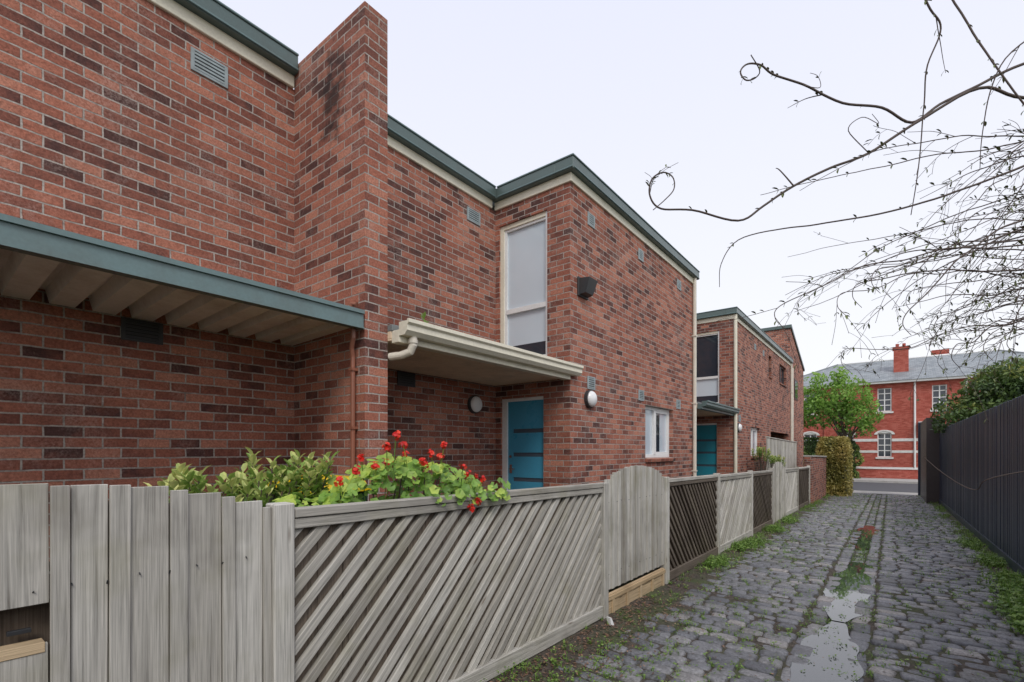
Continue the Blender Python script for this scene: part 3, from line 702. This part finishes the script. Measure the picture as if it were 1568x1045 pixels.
def gleaf(mb,p,r,n,m,tint):
    n=n.normalized(); a=n.orthogonal().normalized(); a=Matrix.Rotation(U(0,6.28),3,n)@a; b=n.cross(a); K=10
    rim=[]
    for k in range(K):
        t=.35+(2*math.pi-.7)*k/(K-1); rr=r*(1+.10*(1 if k%2 else -1))
        rim.append(p+a*rr*math.cos(t)+b*rr*math.sin(t)+n*r*.22)
    for k in range(K-1): mb.face([p,rim[k],rim[k+1]],m,tint)
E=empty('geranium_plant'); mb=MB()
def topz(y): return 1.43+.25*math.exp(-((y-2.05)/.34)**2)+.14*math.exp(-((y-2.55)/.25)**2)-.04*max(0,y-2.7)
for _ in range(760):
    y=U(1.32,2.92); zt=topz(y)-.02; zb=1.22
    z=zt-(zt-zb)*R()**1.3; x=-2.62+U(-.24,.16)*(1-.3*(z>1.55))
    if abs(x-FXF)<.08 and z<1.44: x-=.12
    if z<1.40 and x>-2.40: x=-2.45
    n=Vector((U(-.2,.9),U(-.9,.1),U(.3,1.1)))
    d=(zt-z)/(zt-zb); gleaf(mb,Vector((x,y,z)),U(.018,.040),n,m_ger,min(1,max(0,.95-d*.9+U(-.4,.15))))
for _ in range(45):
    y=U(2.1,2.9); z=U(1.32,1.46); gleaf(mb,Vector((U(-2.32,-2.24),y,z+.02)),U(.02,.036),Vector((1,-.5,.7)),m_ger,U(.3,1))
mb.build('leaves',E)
mb=MB(); fl=[(1.99,1.80),(2.08,1.74),(1.79,1.65),(2.14,1.67),(2.27,1.60),(2.456,1.74),(2.44,1.65),(2.92,1.47),(2.69,1.52),(1.92,1.72),(2.36,1.68),(2.2,1.63),(1.62,1.52),(2.8,1.49),(2.02,1.62),(1.7,1.58),(2.58,1.58),(1.86,1.6)]
fp=[Vector((-2.54+U(-.08,.08),y,z)) for y,z in fl]+[Vector((-2.27,2.52,1.34)),Vector((-2.28,2.46,1.30))]
for p in fp:
    for _ in range(16):
        d=Vector((random.gauss(0,1),random.gauss(0,1),random.gauss(.2,1))).normalized(); gleaf(mb,p+d*U(.008,.028),U(.010,.016),d+Vector((.3,-.3,.3)),m_red,R())
mb.build('flowers',E)
mb=MB()
for p in fp: 
    q=p+Vector((U(-.1,0),U(-.1,.1),-.3)); q.x=min(q.x,-2.42); mb.tube([p,(p+q)/2+Vector((0,0,.03)) if p.x<-2.4 else Vector((-2.34,p.y,1.45)),q],.003,m_ger,5)
for k in range(16):
    y=1.4+k*.1; mb.tube([(-2.75,y,.2),(-2.7+U(-.05,.05),y+U(-.1,.1),.8),(-2.62+U(-.1,.1),y+U(-.1,.1),topz(y)-.12)],[.012,.009,.004],m_bark,6)
mb.build('stems',E)
def lleaf(mb,p,d,L,w,m,tint):
    d=d.normalized(); s=d.cross(Vector((0,0,1)))
    if s.length<.1: s=Vector((1,0,0))
    s.normalize(); u=s.cross(d); tip=p+d*L-u*L*.12; m1=p+d*L*.4; m2=p+d*L*.75
    mb.face([p,m1+s*w+u*w*.35,m2+s*w*.8+u*w*.2,tip,m2,m1],m,tint); mb.face([p,m1,m2,tip,m2-s*w*.8+u*w*.2,m1-s*w+u*w*.35],m,max(0,tint-.12))
def shrub(name,cx,cy,zt,spread_y,nst,zb=.2,m=m_shr,L=.075,low=.28):
    E=empty(name); mb=MB(); ms=MB()
    for k in range(nst):
        y=cy+U(-spread_y,spread_y); x=cx+U(-.22,.22); t=zt(y)-U(0,low)*R()+U(-.02,.04)
        base=Vector((cx+U(-.08,.08),cy+(y-cy)*.3,zb)); tipp=Vector((x,y,t)); mid_=(base+tipp)/2+Vector((0,0,.1))
        ms.tube([base,mid_,tipp],[.012,.008,.004],m_bark,6)
        ax=(tipp-mid_).normalized()
        for j in range(15):
            f=j/15; p=tipp-ax*f*.22; ang=j*2.4+k
            side=Vector((math.cos(ang),math.sin(ang),U(.0,.7)))
            lleaf(mb,p,side+ax*(1-f)*1.1,L*U(.7,1.2),L*.24,m,min(1,max(0,1.0-f*.55+U(-.4,.2))))
    mb.build('leaves',E); ms.build('stems',E); return E
def vz(y): return 1.50+.22*math.exp(-((y-1.64)/.10)**2)+.14*math.exp(-((y-1.36)/.06)**2)+.09*math.exp(-((y-.98)/.06)**2)
shrub('variegated_shrub',-2.9,1.25,vz,.45,64,L=.078,low=.2)
shrub('small_shrub',-2.9,15.2,lambda y:1.75,.3,22)
shrub('small_shrub',-2.9,17.2,lambda y:1.5,.6,30)
mb=MB()
for k in range(9):
    a=k*.7; lleaf(mb,Vector((BX+.05,3.28,2.93+k*.012)),Vector((math.cos(a),math.sin(a),1.2)),.07,.012,m_grass,.7)
mb.build('gutter_weed')
E=empty('wheelie_bin'); mb=MB(); cx,cy=-3.42,1.98
bt=[(cx-.22,cy-.2,.25),(cx+.22,cy-.2,.25),(cx+.22,cy+.2,.25),(cx-.22,cy+.2,.25)]; tp=[(cx-.28,cy-.26,1.42),(cx+.28,cy-.26,1.42),(cx+.28,cy+.26,1.42),(cx-.28,cy+.26,1.42)]
mb.hull(bt,tp,m_binb); mb.hull([(x,y,z+.002) for x,y,z in tp],[(cx-.25,cy-.23,1.50),(cx+.25,cy-.23,1.50),(cx+.25,cy+.23,1.50),(cx-.25,cy+.23,1.50)],m_yel)
mb.box(cx-.3,cx+.3,cy-.28,cy+.28,1.39,1.421,m_yel); mb.tube([(cx-.32,cy-.2,1.41),(cx-.32,cy+.2,1.41)],.015,m_binb)
for s in(-1,1): mb.tube([(cx-.2,cy+s*.22,.32),(cx-.2,cy+s*.27,.32)],.1,m_dark,14)
mb.build('body_lid_wheels',E,bevel=.01)

mb=MB()
def tuft(x,y,z,h,n,sp):
    for _ in range(n):
        a=U(0,6.28); w=U(.002,.005); d=Vector((math.cos(a),math.sin(a),0)); s=Vector((-d.y,d.x,0)); b=Vector((x+U(-sp,sp),y+U(-sp,sp),z-.005)); hh=h*U(.5,1.2)
        m1=b+d*hh*.25+Vector((0,0,hh*.6)); t=b+d*hh*.7+Vector((0,0,hh)); ti=R()
        mb.face([b-s*w,b+s*w,m1+s*w*.8,m1-s*w*.8],m_grass,ti); mb.face([m1-s*w*.8,m1+s*w*.8,t],m_grass,ti)
def clover(x,y,z,n,r,sp):
    for _ in range(n):
        p=Vector((x+U(-sp,sp),y+U(-sp,sp),z+U(.0,.04))); leafquad(mb,p,r*U(.6,1.3),m_grass,U(.2,1),nrm=(U(-.5,.5),U(-.5,.5),1),asp=1.4)
cnt=0
while cnt<4400:
    y=2.0+27*R()**1.3; x=U(-2.3,1.42)
    dl=x+2.3; dr=1.42-x; L_=math.exp(-(dl/.26)**2)*min(1,max(.06,(y-5.5)/2)); e=L_+1.0*math.exp(-(dr/.30)**2)
    q=noise.noise(Vector((x*.9,y*.5,7)))
    pr=e*(.35+q)+max(0,q-.02)*.45+.08
    if R()>pr: continue
    cnt+=1; z=lb(x,y)[2]
    if e>.4: tuft(x,y,z,U(.03,.11),7,.03); clover(x,y,z,4,.014,.05)
    else: tuft(x,y,z+.01,U(.02,.045),6,.02); clover(x,y,z+.018,6,.011,.035)
for cx_,cy_,sc in ((1.12,6.9,1.5),(1.15,7.5,1.6),(1.2,8.0,1.6),(1.25,8.7,1.4),(1.3,9.4,1.3),(-2.12,7.9,1.0),(-2.15,9.6,1.2),(-2.1,10.4,1.0),(1.3,11,1.1),(1.2,13,1.1),(CXL+.05,10.4,.4),(CXL-.05,10.9,.4),(-2.1,12.5,1.1),(-2.1,14.5,1.1),(1.25,6.2,.9)):
    for _ in range(80 if abs(cx_-CXL)>.2 else 30):
        x=cx_+random.gauss(0,.10); y=cy_+random.gauss(0,.25)
        if x>1.43 or x<-2.3: continue
        z=lb(x,y)[2]; tuft(x,y,z+.01,.10*sc*U(.5,1.2),5,.03); clover(x,y,z+.05*sc*R()+.01,6,.019*sc,.06)
mb.build('grass_weeds')
mb=MB()
for _ in range(4200):
    y=U(1.5,14) if R()<.5 else U(2.0,5.5); x=-2.28+abs(random.gauss(0,.30))
    if R()<.12: x=U(-2.2,1.4)
    z=lb(x,y)[2]+.012+ (.02 if x>-1.9 else 0); leafquad(mb,(x,y,z),U(.006,.02),m_litter,R(),nrm=(U(-.5,.5),U(-.5,.5),1),asp=.9)
mb.build('leaf_litter')
mb=MB(); mb.hull([(-2.20,4.35,-.03),(-2.15,4.33,-.03),(-2.14,4.38,-.03),(-2.19,4.40,-.03)],[(-2.22,4.36,.05),(-2.17,4.34,.055),(-2.17,4.37,.05),(-2.21,4.38,.05)],m_white); mb.build('plastic_scrap')

# ---------------------------------------------------------------- bare vine
E=empty('climbing_vine'); E.rotation_euler=(0,0,math.radians(38))
def W(u,v,d=2.4):  # metres in the vine's own frame: across, away, up
    k=d/742; return Vector(((u-784)*k,d,1.7+(690-v)*k))
def smoothp(pts,sub=6):
    out=[]
    for i in range(len(pts)-1):
        p0=pts[max(i-1,0)];p1=pts[i];p2=pts[i+1];p3=pts[min(i+2,len(pts)-1)]
        for j in range(sub):
            t=j/sub; out.append(.5*((2*p1)+(p2-p0)*t+(2*p0-5*p1+4*p2-p3)*t*t+(3*p1-p0-3*p2+p3)*t**3))
    out.append(pts[-1]); return out
vm=MB(); vl=MB()
def stem(pts,r0,r1,leaf=.5,twig=.3,depth=0,wob=.004):
    P=smoothp(pts); n=len(P)
    P=[p+Vector((noise.noise(p*9),noise.noise(p*7+Vector((5,0,0))),noise.noise(p*9+Vector((0,9,0)))))*wob for p in P]
    rs=[r0+(r1-r0)*i/(n-1) for i in range(n)]; vm.tube(P,rs,m_twig,5)
    for i in range(2,n-1):
        d=(P[i+1]-P[i-1]).normalized()
        if R()<leaf:
            for s in (-1,1) if R()<.5 else (1,):
                sd=Vector((d.z*s,U(-.6,.6),-d.x*s)); lleaf(vl,P[i],sd*.7+d*.8,U(.015,.038),U(.003,.007),m_bud,U(.3,1))
        if R()<twig and depth<2:
            s=random.choice((-1,1)); L=U(.08,.28)*(1 if depth==0 else .5); c=Vector((d.z*s*.5+d.x,U(-.5,.5),-d.x*s*.5+d.z)).normalized()
            q=P[i]+c*L*.5; e=q+(c+Vector((U(-.3,.1),U(-.2,.2),U(-.8,.1)))).normalized()*L*.6
            stem([P[i],q,e],rs[i]*.6,.0010,leaf*.8,.08,depth+1)
def S(lst,d0,d1,r0=.005,r1=.0012,leaf=.3,twig=.15,wob=.004):
    n=len(lst); stem([W(u,v,d0+(d1-d0)*i/(n-1)) for i,(u,v) in enumerate(lst)],r0,r1,leaf,twig,0,wob)
S([(1700,60),(1568,98),(1500,130),(1440,160),(1395,188),(1350,165),(1290,158),(1230,130),(1185,115),(1165,100),(1145,98),(1134,110),(1142,123),(1156,120),(1163,108),(1150,84)],2.6,2.2,.008,.0022,.12,.02,.002)
S([(1700,140),(1568,150),(1500,135),(1400,190),(1330,235),(1270,258),(1215,285),(1170,315),(1130,338),(1060,322),(1012,320),(995,300),(998,275),(1015,264),(1030,272),(1032,290),(1018,306),(1000,322)],2.5,2.3,.008,.0022,.12,.02,.002)
S([(1405,-30),(1425,15),(1440,45),(1420,100),(1415,160),(1408,250),(1395,330)],2.3,2.4,.005,.002,.25,.08)
S([(1440,-30),(1490,50),(1530,110),(1600,200)],2.5,2.3,.005,.004,.3,.12)
S([(1700,200),(1568,255),(1480,288),(1380,320),(1280,340),(1200,350),(1130,368),(1105,405),(1102,440)],2.2,2.5,.006,.0015,.15,.06)
S([(1700,60),(1620,40),(1540,90),(1510,170),(1500,260)],2.2,2.3,.005,.0015,.25,.12)
S([(1330,235),(1300,200),(1320,180),(1345,190),(1335,175)],2.4,2.3,.0025,.0012,.1,.0)
S([(1230,130),(1255,135),(1252,118),(1240,112)],2.3,2.3,.002,.001,.05,.0)
S([(1415,700),(1440,722),(1470,742),(1495,750),(1510,735),(1568,722),(1700,700)],2.9,2.5,.002,.003,.05,.0)
S([(1215,285),(1195,262),(1188,258)],2.3,2.3,.004,.0015,.1,.0)
for k in range(54):
    v0=U(190,500); u0=1720; L=U(150,450) if k%2 else U(70,230)
    dr=U(50,170)*(1 if v0<380 else .35); d0=U(2.0,3.1)
    pts=[(u0,v0-30),(1640,v0-10)]
    n=7; side=U(-1,1)
    for j in range(1,n+1):
        f=j/n; pts.append((1640-L*f*1.1,min(535,v0-34*math.sin(f*2.2)*side+dr*f*f+U(-6,6))))
    if R()<.35: e=pts[-1]; pts+=[(e[0]-8,e[1]+20),(e[0]+6,e[1]+36)]
    S(pts,d0,d0+U(-.4,.3),U(.003,.0065),.0012,.15,.10)
vm.tube([Vector((4.6,2.0,0)),Vector((4.3,2.1,1.4)),Vector((3.7,2.3,2.4)),W(1720,350,2.4)],[.05,.045,.035,.015],m_bark,8)
for v in (60,140,250,420,500): vm.tube([Vector((4.0,2.2,2.0)),(Vector((4.0,2.2,2.0))+W(1700,v,2.4))/2+Vector((.1,0,.1)),W(1700,v,2.4)],[.02,.013,.006],m_bark,6)
vm.build('stems',E,smooth=True); vl.build('leaf_buds',E)

# ---------------------------------------------------------------- camera, light, world
cam=bpy.data.cameras.new('camera'); co=bpy.data.objects.new('camera',cam); scene.collection.objects.link(co)
co.location=(0,0,1.7); co.rotation_euler=(math.radians(90),0,math.radians(38)); cam.sensor_width=36; cam.lens=36*742/1568
cam.shift_y=(690-522.5)/1568; cam.clip_start=.05; cam.clip_end=2000; scene.camera=co
sd=Vector((.55,-.5,.80)).normalized()
sun=bpy.data.lights.new('sun','SUN'); so=bpy.data.objects.new('sun',sun); scene.collection.objects.link(so)
sun.energy=1.5; sun.angle=math.radians(20); sun.color=(1,.97,.92); so.rotation_euler=sd.to_track_quat('Z','Y').to_euler()
w=bpy.data.worlds.new('World'); scene.world=w; w.use_nodes=True; nt=w.node_tree; bg=nt.nodes['Background']
sky=nt.nodes.new('ShaderNodeTexSky'); sky.sky_type='NISHITA'; sky.sun_disc=False; sky.sun_elevation=math.asin(sd.z); sky.sun_rotation=math.atan2(sd.x,sd.y); sky.dust_density=4
tc=nt.nodes.new('ShaderNodeTexCoord'); sx=nt.nodes.new('ShaderNodeSeparateXYZ'); nt.links.new(tc.outputs['Generated'],sx.inputs[0])
rp=nt.nodes.new('ShaderNodeValToRGB'); e=rp.color_ramp.elements; e[0].position=0.0; e[0].color=(.97,.98,1.0,1); e[1].position=.75; e[1].color=(.785,.81,.96,1)
nt.links.new(sx.outputs[2],rp.inputs[0])
sc=nt.nodes.new('ShaderNodeVectorMath'); sc.operation='SCALE'; sc.inputs['Scale'].default_value=11.0; nt.links.new(rp.outputs[0],sc.inputs[0])
mx=nt.nodes.new('ShaderNodeMix'); mx.data_type='RGBA'; mx.inputs[0].default_value=.94; nt.links.new(sky.outputs[0],mx.inputs[6]); nt.links.new(sc.outputs[0],mx.inputs[7])
nt.links.new(mx.outputs[2],bg.inputs[0]); bg.inputs[1].default_value=.1
scene.view_settings.view_transform='Standard'; scene.view_settings.look='None'; scene.view_settings.exposure=0
